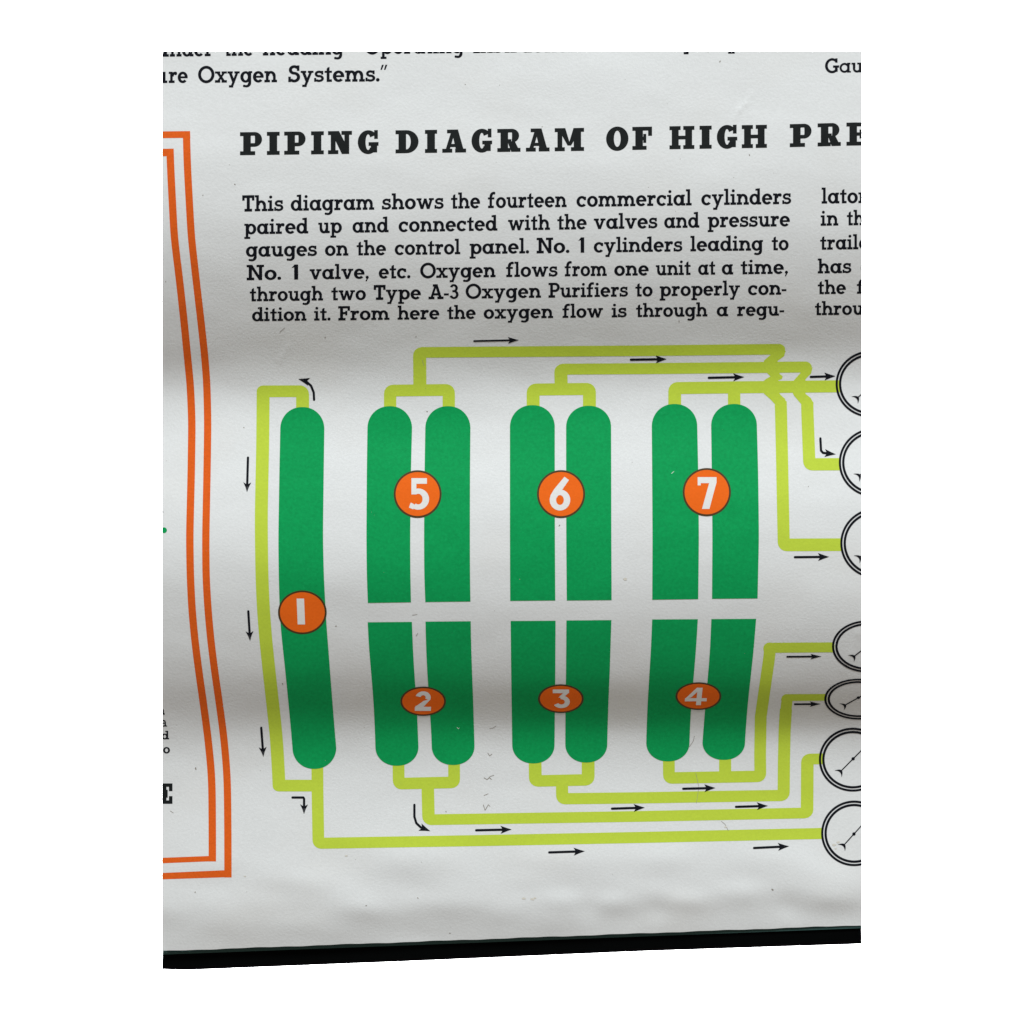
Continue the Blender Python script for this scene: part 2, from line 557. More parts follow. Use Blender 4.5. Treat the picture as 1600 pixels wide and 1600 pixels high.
def bold(ch, w):
    """heavy heading capitals, 100 high, w wide"""
    s = 17
    if ch == 'I':
        c = w / 2
        return R(c - 17, 0, c + 17, 100) + R(0, 0, w, s) + R(0, 83, w, 100)
    if ch in 'PR':
        k = R(14, 0, 47, 100) + R(0, 83, 48, 100) + R(40, 84, w - 34, 100)
        if ch == 'P':
            return k + R(0, 0, 66, s) + R(40, 36, w - 30, 52) + ARC(w - 32, 68, 32, 32, -90, 90, 31, 16) + R(40, 84, w - 31, 100)
        return k + R(0, 0, 57, s) + R(40, 40, w - 40, 55) + ARC(w - 38, 70, 32, 30, -90, 90, 31, 15) + R(40, 84, w - 37, 100) + \
            [[(44, 46), (76, 46), (w - 6, 8), (w - 6, 0), (w - 40, 0)]] + R(w - 34, 0, w, s)
    if ch == 'N':
        return R(12, 0, 33, 100) + R(0, 0, 45, s) + R(0, 83, 40, 100) + [[(12, 100), (48, 100), (w - 12, 14), (w - 12, 0), (w - 44, 0)]] + \
            R(w - 33, 0, w - 12, 100) + R(w - 46, 83, w, 100)
    if ch == 'G':
        return ARC(w * .5, 50, w * .5, 52, 38, 318, 34, 18) + R(w * .52, 34, w, 50) + R(w - 34, 5, w - 6, 44) + R(w - 19, 64, w - 3, 102) + \
            [[(w - 34, 84), (w - 18, 78), (w - 18, 92), (w - 30, 97)]]
    if ch == 'D':
        return R(13, 0, 46, 100) + R(0, 0, 50, s) + R(0, 83, 50, 100) + ARC(48, 50, w - 48, 50, -90, 90, 34, 17)
    if ch == 'A':
        return [[(w * .40, 100), (w * .56, 100), (w * .28, 0), (w * .10, 0)], [(w * .38, 100), (w * .66, 100), (w * .93, 0), (w * .60, 0)]] + \
            R(w * .24, 24, w * .72, 38) + R(0, 0, w * .42, s) + R(w * .54, 0, w, s) + R(w * .20, 84, w * .62, 100)
    if ch == 'M':
        return R(12, 0, 33, 100) + R(0, 0, 44, s) + R(0, 83, 34, 100) + [[(14, 100), (46, 100), (w * .54, 24), (w * .44, 24)]] + \
            [[(w - 46, 100), (w - 12, 100), (w * .56, 24), (w * .46, 24)]] + R(w - 45, 0, w - 13, 100) + R(w - 57, 0, w, s) + R(w - 36, 83, w, 100)
    if ch == 'O':
        return ARC(w / 2, 50, w / 2, 53, 0, 360, 34, 18, 36)
    if ch == 'F':
        return R(13, 0, 46, 100) + R(0, 83, w, 100) + R(w - 17, 60, w, 100) + R(40, 42, w - 26, 57) + R(w - 38, 30, w - 25, 69) + R(0, 0, 62, s)
    if ch == 'H':
        return R(10, 0, 40, 100) + R(w - 40, 0, w - 10, 100) + R(0, 0, 48.5, s) + R(0, 83, 48.5, 100) + R(w - 48.5, 0, w, s) + R(w - 48.5, 83, w, 100) + \
            R(40, 42, w - 40, 58)
    if ch == 'E':
        return R(13, 0, 46, 100) + R(0, 83, w, 100) + R(w - 17, 62, w, 100) + R(40, 42, w - 24, 57) + R(w - 36, 30, w - 23, 69) + R(0, 0, w, s) + \
            R(w - 17, 0, w, 38)


HB = lambda x: float(np.interp(x, [375, 620, 910, 1050, 1195, 1340], [242.6, 239.6, 235.8, 233.2, 231.0, 227.2]))
HEADING = {
    'PIPING': [('P', 375, 409.5), ('I', 417, 437), ('P', 444, 477.5), ('I', 486, 506), ('N', 512.5, 550), ('G', 559, 591.5)],
    'DIAGRAM': [('D', 618, 654), ('I', 664, 683), ('A', 691, 728.3), ('G', 736.7, 769), ('R', 777, 813.3), ('A', 821.7, 858.7), ('M', 866.7, 912.6)],
    'OF': [('O', 947, 982), ('F', 988, 1018.8)],
    'HIGH': [('H', 1046, 1085), ('I', 1093, 1112), ('G', 1120, 1152), ('H', 1159, 1198.3)],
    'PRESSURE': [('P', 1234, 1268), ('R', 1277.5, 1313.8), ('E', 1322.5, 1356)],
}
head = part('heading')
for wd, letters in HEADING.items():
    polys = []
    for ch, a, b in letters:
        u = 0.36
        for p in bold(ch, (b - a) / u):
            polys.append([(a + q[0] * u, HB(a + q[0] * u) - q[1] * u) for q in p])
    ink('heading_word', polys, M['head'], head)

L1 = line(390, 330, 1200, 319.0)
L2 = line(400, 365.6, 1170, 354.2)
L3 = line(400, 400.8, 1230, 390.6)
L4 = line(400, 437.2, 1170, 428.2)
L5 = line(420, 470.2, 1200, 460.4)
L6 = line(400, 501.6, 1200, 493.0)
LA = line(270, 129.4, 600, 127.0)
L0 = line(253, 88.4, 724, 82.6)
TEXT = [
    (LA, 16.8, [('u', 240.8, 261.2), ('re', 263.9, 293.2), ('Oxygen', 310, 432.5), ('Systems.q', 451, 605)]),
    (L0, 16.8, [('u', 243, 263.6), ('nder', 265.6, 332.8), ('the', 351, 396), ('heading', 411, 536), ('Operating', 570, 724), ('Instructions', 740, 922)]),
    (L1, 16.2, [('This', 379, 442.5), ('diagram', 454.5, 584.5), ('shows', 597, 693), ('the', 705, 750), ('fourteen', 762.5, 885),
                ('commercial', 901, 1080.5), ('cylinders', 1096, 1236)]),
    (L2, 15.8, [('paired', 382, 481.5), ('up', 497.5, 534), ('and', 551, 607), ('connected', 623, 777), ('with', 794, 859), ('the', 871, 916.5),
                ('valves', 928, 1027), ('and', 1038, 1092.5), ('pressure', 1106, 1234)]),
    (L3, 15.5, [('gauges', 384.5, 495), ('on', 508, 544), ('the', 557.5, 603), ('control', 617, 719), ('panel.', 734, 826.5), ('No.', 839, 889.5),
                ('1', 904, 912.5), ('cylinders', 928, 1066), ('leading', 1079, 1192), ('to', 1206, 1232)]),
    (L4, 15.2, [('No.', 386, 439), ('1', 456, 465.5), ('valve,', 484, 576), ('etc.', 592, 641), ('Oxygen', 657, 774), ('flows', 791, 871),
                ('from', 882.5, 948), ('one', 960, 1013.5), ('unit', 1025, 1079), ('at', 1091, 1117.5), ('a', 1128, 1145.5), ('time,', 1157.5, 1231)]),
    (L5, 14.8, [('through', 390.5, 504.5), ('two', 518, 571.5), ('Type', 584.5, 657.5), ('A-3', 670, 716.3), ('Oxygen', 728, 845),
                ('Purifiers', 857.5, 981), ('to', 993, 1019.5), ('properly', 1031, 1156), ('con-', 1169, 1228.5)]),
    (L6, 14.2, [('dition', 394, 478.5), ('it.', 491, 516.3), ('From', 529, 608.3), ('here', 621.5, 686.3), ('the', 699, 743), ('oxygen', 756, 864),
                ('flow', 879, 942), ('is', 956, 979), ('through', 994, 1105), ('a', 1120, 1137.5), ('regu-', 1152, 1225)]),
    (L1, 16.0, [('lator', 1284, 1354.3)]),
    (L2, 15.6, [('in', 1282.5, 1309.5), ('th', 1323.5, 1350)]),
    (L3, 15.2, [('traile', 1281.7, 1357)]),
    (L4, 15.0, [('has', 1278, 1330), ('a', 1345.2, 1362)]),
    (L5, 14.6, [('the', 1278, 1321.5), ('f', 1339, 1350.5)]),
    (L6, 14.2, [('throu', 1273.5, 1349)]),
]
for base, xh, words in TEXT:
    tl = []
    for wtxt, a, b in words:
        tl += word(wtxt, a, b, base, xh)
    ink('text_line', tl, M['black'], chart)
# lighter face: column caption at the upper right, and the tails that hang below the top edge
W, T = 19.0, 13.0
GL = glyphs()
ink('text_line', word('Gau', 1289.5, 1348, line(1290, 113.8, 1347, 112.8), 14.6), M['black'], chart)
W, T = 27.5, 20.0
GL = glyphs()
TB = line(1074, 76.8, 1146, 75.8)
tl = word('y', 1066, 1087, TB, 16.8) + word(',', 1105, 1111, TB, 16.8) + word('p', 1138, 1158, TB, 16.8)
ink('text_line', tl, M['black'], chart)
# what shows of the neighbouring panel
W, T = 27.0, 20.0
GL = glyphs()
for txt, a, b, y, xh in [('n', 244.6, 257.2, 1116.4, 9.8), ('ā', 250.5, 260.8, 1135, 9.8), ('d', 252.4, 264, 1155, 8.6), ('o', 255, 265.5, 1177, 9.6)]:
    ink('panel_letter', word(txt, a, b, line(250, y, 270, y), xh), M['black'], chart)
ink('panel_letter', [[(245.2 + q[0] * .324, 1256 - q[1] * .32) for q in p] for p in bold('E', 75)], M['head'], chart)
ink('full_stop', DISC(253.6, 800, 1.5), M['black'], chart)
ink('full_stop', DISC(256.4, 828.5, 4.5), M['green'], chart)


# ------------------------------------------------------------------ orange double border
def ribbon(left, right):
    """polygons between two edge lines given as (y, x) tables"""
    ys = sorted(set([a for a, b in left]) | set([a for a, b in right]))
    y0, y1 = max(left[0][0], right[0][0]), min(left[-1][0], right[-1][0])
    ys = np.linspace(y0, y1, 90)
    fl = smooth_curve(left)
    fr = smooth_curve(right)
    out = []
    for a, b in zip(ys[:-1], ys[1:]):
        out.append([(fl(a), a), (fr(a), a), (fr(b), b), (fl(b), b)])
    return out


def smooth_curve(tab):
    ys = np.array([a for a, b in tab], float)
    xs = np.array([b for a, b in tab], float)
    g = np.arange(ys[0] - 60, ys[-1] + 60, 2.0)
    v = np.interp(g, ys, xs)
    # keep the end slopes
    v[g < ys[0]] = xs[0] + (g[g < ys[0]] - ys[0]) * (xs[1] - xs[0]) / (ys[1] - ys[0])
    v[g > ys[-1]] = xs[-1] + (g[g > ys[-1]] - ys[-1]) * (xs[-1] - xs[-2]) / (ys[-1] - ys[-2])
    k = np.exp(-0.5 * (np.arange(-18, 19) / 7.0) ** 2)
    k /= k.sum()
    s = np.convolve(np.pad(v, 18, mode='edge'), k, mode='valid')
    return lambda y: float(np.interp(y, g, s))


OUT = [(205, 297), (235, 297.6), (270, 299), (370, 304.6), (440, 312.5), (500, 319.5), (560, 326), (600, 329), (660, 330.4), (740, 329.2), (840, 327.2),
       (900, 327.6), (950, 330.5), (1000, 335), (1050, 341.3), (1100, 348.6), (1150, 355.3), (1200, 359.8), (1230, 361.1), (1300, 361.8), (1371, 361.9)]
INN = [(233, 271.4), (250, 272), (270, 272.8), (370, 278), (440, 286.6), (500, 293.2), (560, 299), (600, 303.2), (660, 305.8), (740, 304.6), (840, 302.2),
       (900, 303.2), (950, 305.6), (1000, 310.2), (1050, 316.6), (1100, 323.8), (1150, 330.4), (1200, 335.6), (1230, 337.1), (1300, 337.6), (1346, 337.6)]
ink('border_line', ribbon([(a, b - 11.4) for a, b in OUT], OUT)
    + [[(245, 205.4), (297, 204.8), (297.5, 215.4), (245, 216)]] + [[(245, 1364.3), (361.9, 1359.2), (361.9, 1370.3), (245, 1374.3)]], M['orange'], chart, 0)
ink('border_line', ribbon([(a, b - 11.6) for a, b in INN], INN)
    + [[(245, 232.7), (271.4, 232.2), (271.8, 243.6), (245, 244.6)]] + [[(245, 1340.6), (337.6, 1337), (337.6, 1345.4), (245, 1349.2)]], M['orange'], chart, 0)


# ------------------------------------------------------------------ pipes
def seg(a, b, w):
    (x0, y0), (x1, y1) = a, b
    L = math.hypot(x1 - x0, y1 - y0)
    nx, ny = -(y1 - y0) / L * w / 2, (x1 - x0) / L * w / 2
    return [[(x0 + nx, y0 + ny), (x1 + nx, y1 + ny), (x1 - nx, y1 - ny), (x0 - nx, y0 - ny)]]


def pipe(pts, wv=19.5, wh=17.5, caps=()):
    """pts = centre line; upright runs wv wide, level runs wh; every bend has a round outer corner"""
    out = []
    q = [pts[0]]
    for i in range(1, len(pts) - 1):
        a, b, c = pts[i - 1], pts[i], pts[i + 1]
        la, lc = math.dist(a, b), math.dist(b, c)
        ua, uc = ((a[0] - b[0]) / la, (a[1] - b[1]) / la), ((c[0] - b[0]) / lc, (c[1] - b[1]) / lc)
        r = 5.5
        if abs(ua[0] * uc[0] + ua[1] * uc[1]) < 0.5 and min(la, lc) > 2 * r:
            for t in (0, .25, .5, .75, 1):
                k1, k2 = r * (1 - t) ** 2, r * t ** 2
                q.append((b[0] + ua[0] * k1 + uc[0] * k2, b[1] + ua[1] * k1 + uc[1] * k2))
        else:
            q.append(b)
    pts = q + [pts[-1]]
    n = len(pts)
    for i in range(n - 1):
        a, b = pts[i], pts[i + 1]
        dx, dy = abs(b[0] - a[0]), abs(b[1] - a[1])
        k = dx / (dx + dy)
        w = wv * (1 - k) + wh * k
        out += seg(a, b, w)
    for i in list(range(1, n - 1)) + list(caps):
        out += DISC(pts[i][0], pts[i][1], wv / 2, wh / 2)
    return out


def bridge(xl, xr, ytop, ybot_l, ybot_r, wv, wh):
    return pipe([(xl, ybot_l), (xl, ytop), (xr, ytop - (xr - xl) * .012), (xr, ybot_r)], wv, wh)


p1left = [(640, 411), (700, 410.4), (800, 408.3), (840, 408.4), (900, 409.3), (950, 411.4), (1000, 415.3), (1050, 420.6), (1100, 426.2), (1150, 431.7), (1200, 434.8), (1228, 436)]
f1 = smooth_curve([(610, 411.2)] + p1left)
ys = np.linspace(611, 1227.5, 70)
centre = [(472.8, 644), (472.8, 611.2), (f1(611), 611.4)] + [(f1(y), y) for y in ys[1:]] + [(500, 1227.5)]
PIPES = {
    1: pipe(centre, 20.2, 18.3) + pipe([(495.8, 1190), (496.2, 1240), (497.5, 1317.6), (760, 1313.2), (1000, 1308.5), (1286, 1302.2)], 18.4, 17.3),
    5: bridge(609.6, 701.2, 610.3, 645, 645, 19.2, 18.4) + pipe([(656.2, 612), (655.6, 550.6), (1000, 548), (1216.5, 545.6)], 20.5, 16.6, caps=(-1,)),
    6: bridge(833, 921, 608.7, 645, 645, 20.2, 18.8) + pipe([(877, 610), (876.2, 576.8), (1000, 576), (1258, 573.4)], 20.5, 17.2, caps=(-1,)),
    7: pipe([(1054.2, 645), (1054.2, 606.4), (1147, 605.2), (1312, 603.6)], 20, 18.8) + pipe([(1147, 605), (1147.2, 645)], 19.4, 18),
    2: pipe([(622.5, 1185), (623, 1224.4), (709.6, 1222.4), (709.4, 1185)], 18.4, 18.2) + pipe(
        [(668.2, 1222), (669.6, 1280.8), (1000, 1275.6), (1261, 1270.2), (1261.5, 1186), (1286, 1185.6)], 19.6, 16.8),
    3: pipe([(836, 1182), (836.5, 1220.3), (919, 1218.4), (919, 1182)], 20, 18) + pipe(
        [(878, 1218), (878.4, 1248), (1000, 1246.6), (1224.4, 1242.8), (1224.9, 1190), (1226, 1140), (1228, 1108)], 19, 17.6)
    + pipe([(1228, 1110), (1229.6, 1095)], 17.6, 15),
    4: pipe([(1045, 1180), (1045.2, 1215.6), (1133, 1214), (1188, 1213), (1187.6, 1180), (1188.6, 1120), (1195, 1075), (1201.5, 1030), (1203.2, 1012.4)], 18.4, 18)
    + pipe([(1133, 1180), (1133, 1214)], 18.8, 18),
}
# foreshortened level runs into the lower gauges
PIPES[3] += [[(1229, 1084.6), (1292, 1084.2), (1292, 1094.8), (1229, 1095.2)]] + DISC(1229.4, 1093.4, 8.8, 9)
PIPES[4] += [[(1202, 1004.2), (1304, 1003.6), (1304, 1019.2), (1202, 1020)]] + DISC(1202.4, 1013.4, 9.8, 9.6)
z8 = lambda pts: [(1170 + a / 8.889, 520 + b / 8.889) for a, b in pts]
# the two hand-drawn crossings
PIPES[5] += [z8(p) for p in [
    [(318, 292), (420, 200), (512, 250), (490, 325), (405, 385), (385, 430), (195, 430), (215, 380)],
    [(235, 540), (440, 540), (425, 570), (470, 600), (462, 640), (410, 660), (420, 690), (190, 690), (225, 650), (300, 605)],
    [(190, 810), (410, 810), (440, 860), (500, 915), (525, 970), (360, 990), (300, 925), (215, 850)]]]
PIPES[5] += pipe([(1219.8, 627), (1220.2, 640), (1221.6, 700), (1224.6, 851.4), (1316, 851)], 18.8, 19.8)
PIPES[6] += [z8(p) for p in [
    [(715, 560), (760, 500), (885, 480), (865, 565), (790, 640), (780, 690), (600, 690), (630, 655)],
    [(600, 810), (775, 810), (790, 850), (860, 905), (900, 980), (722, 985), (680, 935), (625, 870)]]]
PIPES[6] += pipe([(1261.2, 628), (1261.6, 645), (1264.6, 725.6), (1314, 725.4)], 19.2, 19.2)
for k in (5, 6, 7, 1, 2, 3, 4):
    ink('pipe', PIPES[k], M['lime'], chart, 0, 9).location.z += 0.000004 * k


# ------------------------------------------------------------------ cylinders
def cylinder(left, right, top=None, bot=None, cuttop=None, cutbot=None):
    """left/right edge tables (y, x); top / bot = crown y of the round ends; cuttop / cutbot = flat ends as (y left, y right)"""
    fl, fr = smooth_curve(left), smooth_curve(right)
    y0 = left[0][0]
    y1 = left[-1][0]
    pts_l, pts_r = [], []
    out = []
    if top is not None:
        n = 20
        for i in range(n + 1):
            a = math.pi / 2 * i / n
            k = math.cos(a) ** 0.94
            y = y0 - (y0 - top) * math.sin(a)
            cx = (fl(y0) + fr(y0)) / 2
            hw = (fr(y0) - fl(y0)) / 2
            pts_l.append((cx - hw * k, y))
            pts_r.append((cx + hw * k, y))
        pts_l.reverse()
        pts_r.reverse()
    else:
        pts_l.append((fl(cuttop[0]), cuttop[0]))
        pts_r.append((fr(cuttop[1]), cuttop[1]))
    for y in np.linspace(y0 + 2, y1 - 2, 50):
        pts_l.append((fl(y), y))
        pts_r.append((fr(y), y))
    if bot is not None:
        n = 20
        for i in range(n + 1):
            a = math.pi / 2 * i / n
            k = math.cos(a) ** 0.94
            y = y1 + (bot - y1) * math.sin(a)
            cx = (fl(y1) + fr(y1)) / 2
            hw = (fr(y1) - fl(y1)) / 2
            pts_l.append((cx - hw * k, y))
            pts_r.append((cx + hw * k, y))
    else:
        pts_l.append((fl(cutbot[0]), cutbot[0]))
        pts_r.append((fr(cutbot[1]), cutbot[1]))
    for i in range(len(pts_l) - 1):
        out.append([pts_l[i], pts_r[i], pts_r[i + 1], pts_l[i + 1]])
    return out


CYL = [
    cylinder([(670, 438), (740, 436.6), (840, 435), (900, 435.6), (950, 437), (975, 438.2), (1000, 440.6), (1050, 446), (1100, 451), (1150, 455.6), (1168, 457)],
             [(670, 506.8), (740, 505.8), (840, 504.6), (900, 506), (950, 508.6), (975, 510), (1000, 512), (1050, 515.8), (1100, 519.6), (1150, 523.8), (1168, 525.4)], 636, 1201.3),
    cylinder([(669, 574.2), (740, 573.2), (840, 572.6), (900, 573.2), (935, 574.6)], [(669, 643.8), (740, 642), (840, 640.9), (900, 641.2), (935, 642)], 634.6, None, None, (942, 941)),
    cylinder([(669, 664.6), (740, 663.4), (840, 662.6), (900, 663), (935, 664.4)], [(669, 735), (740, 734.4), (840, 734.2), (900, 734.4), (935, 735)], 634.6, None, None, (940.6, 939.8)),
    cylinder([(667, 796.8), (740, 796.8), (840, 796.8), (935, 797.2)], [(667, 866.8), (740, 866.8), (840, 867), (935, 867.6)], 633, None, None, (938.8, 938.2)),
    cylinder([(667, 884.6), (740, 884.6), (840, 884.8), (935, 885.6)], [(667, 954.8), (740, 955), (840, 955.2), (935, 955.6)], 634, None, None, (938.2, 937.6)),
    cylinder([(666, 1018.4), (740, 1019), (840, 1019.6), (930, 1019.2)], [(666, 1089.4), (740, 1091), (840, 1092), (930, 1091)], 631.2, None, None, (937, 936)),
    cylinder([(665, 1111.2), (740, 1112.2), (840, 1113.2), (930, 1112.6)], [(665, 1182.6), (740, 1184.6), (840, 1185.8), (930, 1183.8)], 631.2, None, None, (935.6, 935)),
    cylinder([(977, 574.8), (1010, 576.4), (1050, 580), (1100, 584), (1150, 586.2), (1167, 586.6)], [(977, 643.8), (1010, 645), (1050, 647.2), (1100, 651), (1150, 653.2), (1167, 653.8)],
             None, 1196.4, (972.2, 971.6)),
    cylinder([(977, 665), (1010, 665.8), (1050, 667.6), (1100, 671.2), (1150, 674.2), (1166, 674.6)], [(977, 735.6), (1010, 736.2), (1050, 737.6), (1100, 739.4), (1150, 741), (1166, 741.4)],
             None, 1195.2, (971.2, 970.6)),
    cylinder([(977, 798), (1050, 798.8), (1100, 799.6), (1150, 800.2), (1164, 800.4)], [(977, 868), (1050, 867.6), (1100, 867), (1150, 866.6), (1164, 866.4)], None, 1192.8, (970.2, 969.8)),
    cylinder([(977, 885), (1050, 884.5), (1100, 883.8), (1150, 883.3), (1163, 883.3)], [(977, 955), (1050, 952.7), (1100, 950.4), (1150, 949), (1163, 948.8)], None, 1191.4, (969.4, 968.8)),
    cylinder([(975, 1018.8), (1010, 1017.4), (1050, 1015), (1100, 1011.9), (1150, 1010), (1161, 1009.8)], [(975, 1089.9), (1010, 1087.8), (1050, 1084.5), (1100, 1080), (1150, 1077.5), (1161, 1077.2)],
             None, 1189.6, (967.8, 967.4)),
    cylinder([(975, 1111.2), (1010, 1109.8), (1050, 1106.8), (1100, 1102.4), (1150, 1098.3), (1160, 1097.6)], [(975, 1180.8), (1010, 1178), (1050, 1173.8), (1100, 1168.2), (1150, 1164.4), (1160, 1164)],
             None, 1187.2, (967.2, 966.8)),
]
for c in CYL:
    ink('printed_cylinder', c, M['green'], chart, 1, 12)


# ------------------------------------------------------------------ numbered badges
def numeral(n):
    """white sans numerals in a 0-100 high box; returns width and polygons"""
    if n == 1:
        return 32, R(0, 0, 32, 100)
    if n == 2:
        return 80, ARC(38, 68, 38, 33, -25, 165, 25, 20) + [[(42, 52), (76, 60), (40, 18), (0, 10), (0, 20)]] + R(0, 0, 80, 21) + [[(0, 14), (4, 26), (40, 26), (30, 10)]]
    if n == 3:
        return 88, R(4, 80, 84, 100) + [[(58, 84), (84, 84), (56, 56), (32, 56)]] + ARC(46, 33, 42, 34, -150, 100, 25, 20)
    if n == 4:
        return 124, [[(62, 100), (90, 100), (34, 44), (0, 36)], [(0, 22), (124, 22), (124, 40), (0, 40)], [(66, 100), (94, 100), (94, 0), (66, 0)]]
    if n == 5:
        return 65, R(8, 82, 58, 100) + R(8, 48, 24, 100) + [[(8, 48), (24, 48), (30, 62), (24, 66)]] + ARC(30, 33, 35, 34, -125, 110, 21, 17) + [[(0, 6), (14, 0), (18, 16), (6, 22)]]
    if n == 6:
        return 64, ARC(32, 31, 32, 32, 0, 360, 20, 17) + [[(0, 34), (19, 34), (60, 92), (46, 102), (14, 64), (3, 46)]]
    return 61, R(0, 81, 61, 100) + [[(38, 84), (61, 84), (38, 0), (14, 0)]] + R(0, 74, 10, 90)


BADGE = {5: (652.6, 772, 37.4, 37.2, 639, 670.5, 747.2, 796), 6: (876.6, 772, 37.6, 37.4, 858.8, 891, 746, 797.2), 7: (1104.3, 769, 37.7, 37.6, 1090, 1119.5, 745.6, 795.2),
         1: (472.5, 956.6, 38, 34.2, 464.4, 476, 935, 975.4), 2: (661.2, 1095.4, 35.7, 22.8, 648.8, 674, 1080, 1110.2), 3: (876.3, 1091.4, 35.7, 22.4, 862.4, 890.4, 1076.8, 1105.6),
         4: (1091.2, 1087.4, 35.8, 21.6, 1070.6, 1104.6, 1074, 1101.2)}
for n in (1, 2, 3, 4, 5, 6, 7):
    x, y, rx, ry, x0, x1, y0, y1 = BADGE[n]
    fs = ry / rx
    lean = 0.0
    b = ink('number_badge', DISC(x, y, rx - 3.0, ry - 3.0 * (0.4 + 0.6 * fs), 56), M['badge'], chart, 3)
    ink('badge_rim', ARC(x, y, rx, ry, 0, 360, 3.5, 3.5 * (0.35 + 0.65 * fs), 64), M['brown'], b, 2)
    wd, pl = numeral(n)
    sk = {2: 0.05, 4: 0.10, 1: -0.04}.get(n, 0.0)
    sx, sy = (x1 - x0) / wd, (y1 - y0) / 100.0
    ink('numeral', [[(x0 + q[0] * sx + sk * (q[1] - 50) * sy, y1 - q[1] * sy) for q in p] for p in pl], M['cream'], b, 4)

# ------------------------------------------------------------------ pressure gauges
GAUGE = [(1360.5, 600, 55, 52.4, None, (1338.6, 622.5)), (1365.8, 722.8, 55.3, 54, None, (1341.5, 744.0)), (1368.2, 848.8, 55.4, 54.8, None, (1342.0, 871.6)),
         (1354.2, 1009.9, 54.3, 40.6, (1366, 1001), (1333, 1026.4)), (1341.2, 1092.2, 53.4, 32.0, (1341.2, 1090), (1318.6, 1102.6)),
         (1332.6, 1186.8, 53.2, 50.0, (1333, 1185.4), (1312.6, 1206.0)), (1334.6, 1302, 51.7, 51.3, (1334.2, 1303), (1317.4, 1321.6))]
for (x, y, rx, ry, hub, tail) in GAUGE:
    fs = ry / rx
    k = 0.4 + 0.6 * fs
    g = ink('pressure_gauge', ARC(x, y, rx, ry, 0, 360, 3.5, 3.5 * k, 72) + ARC(x, y, rx - 5.2, ry - 5.2 * k, 0, 360, 3.7, 3.7 * k, 72), M['black'], chart, 1)
    h = hub or (x + 2, y + 2)
    nd = seg(h, tail, 1.7)
    nd += seg(h, (h[0] + (h[0] - tail[0]) * .95, h[1] + (h[1] - tail[1]) * .95), 1.7)
    nd += DISC(h[0], h[1], 2.7, 2.7 * k, 14)
    # crescent tail, horns pointing away from the hub
    ang = math.atan2(tail[1] - h[1], tail[0] - h[0])
    ux, uy = math.cos(ang), math.sin(ang)
    vx, vy = -uy, ux
    cr = []
    m = 12
    for i in range(m):
        q = []
        for s in (i, i + 1):
            t = -1 + 2 * s / m
            q.append((t, 5.6 * t * t - 1.5))
        th = [1.75 * (1 - q[0][0] ** 2) + .3, 1.75 * (1 - q[1][0] ** 2) + .3]
        pts = []
        for (t, d), e in ((q[0], -th[0]), (q[1], -th[1]), (q[1], th[1]), (q[0], th[0])):
            pts.append((tail[0] + vx * t * 7.4 + ux * (d + e), tail[1] + (vy * t * 7.4 + uy * (d + e)) * k))
        cr.append(pts)
    ink('needle', nd + cr, M['black'], g, 1)

# ------------------------------------------------------------------ flow arrows
ARROWS = [
    [(490.8, 624.5), (490.2, 613), (486, 602.5), (477.5, 595), (466, 592)],
    [(387.5, 715), (386, 769)], [(388, 955), (390.8, 1001.4)], [(408.2, 1137), (411.6, 1182.5)],
    [(457, 1246), (474, 1246), (475.2, 1248), (475, 1272)],
    [(740.8, 532.8), (811, 531.2)], [(985.8, 561.9), (1042, 561)], [(1107.5, 590.2), (1163, 589)], [(1266.8, 588.8), (1305.5, 587.6)],
    [(1281.8, 685), (1282.8, 704), (1286, 707.6), (1306, 709.8)], [(1242, 870.5), (1295.6, 870)],
    [(1230, 1026), (1283.8, 1025.6)], [(1241.8, 1100.2), (1282.6, 1100)], [(1067.5, 1232.3), (1118, 1231)], [(1150, 1260.6), (1200, 1259)],
    [(956.3, 1263.4), (1007.6, 1261.8)], [(647.5, 1257.5), (647.5, 1276), (650.5, 1286), (657.5, 1292.6), (672.5, 1298.6)],
    [(744, 1297.2), (799.6, 1296)], [(858.2, 1331.8), (913.8, 1330)], [(1178.2, 1324.9), (1233, 1322.3)]]
for a in ARROWS:
    (x0, y0), (x1, y1) = a[-2], a[-1]
    L = math.hypot(x1 - x0, y1 - y0)
    ux, uy = (x1 - x0) / L, (y1 - y0) / L
    vx, vy = -uy, ux
    Y = a[-1][1]
    squash = 0.68 if 1015 < Y < 1110 else (0.85 if Y < 545 else 1.0)
    hl, hw = 17.5, 6.2
    if abs(uy) > 0.7:
        hl *= 0.88
    else:
        hw *= squash
    sw = 3.6 if squash == 1 else 2.8
    end = (x1 - ux * 9, y1 - uy * 9)
    P_ = a[:-1] + [end]
    pl = []
    for p, q in zip(P_[:-1], P_[1:]):
        pl += seg(p, q, sw)
    for p in P_[:-1]:
        pl += DISC(p[0], p[1], sw / 2, sw / 2, 12)
    tip = (x1, y1)
    for s in (-1, 1):
        pl.append([tip, (x1 - ux * 8 + vx * s * hw * .42, y1 - uy * 8 + vy * s * hw * .42), (x1 - ux * hl + vx * s * hw, y1 - uy * hl + vy * s * hw),
                   (x1 - ux * (hl - 3.5) + vx * s * .2, y1 - uy * (hl - 3.5) + vy * s * .2)])
    ink('flow_arrow', pl, M['black'], chart, 1)

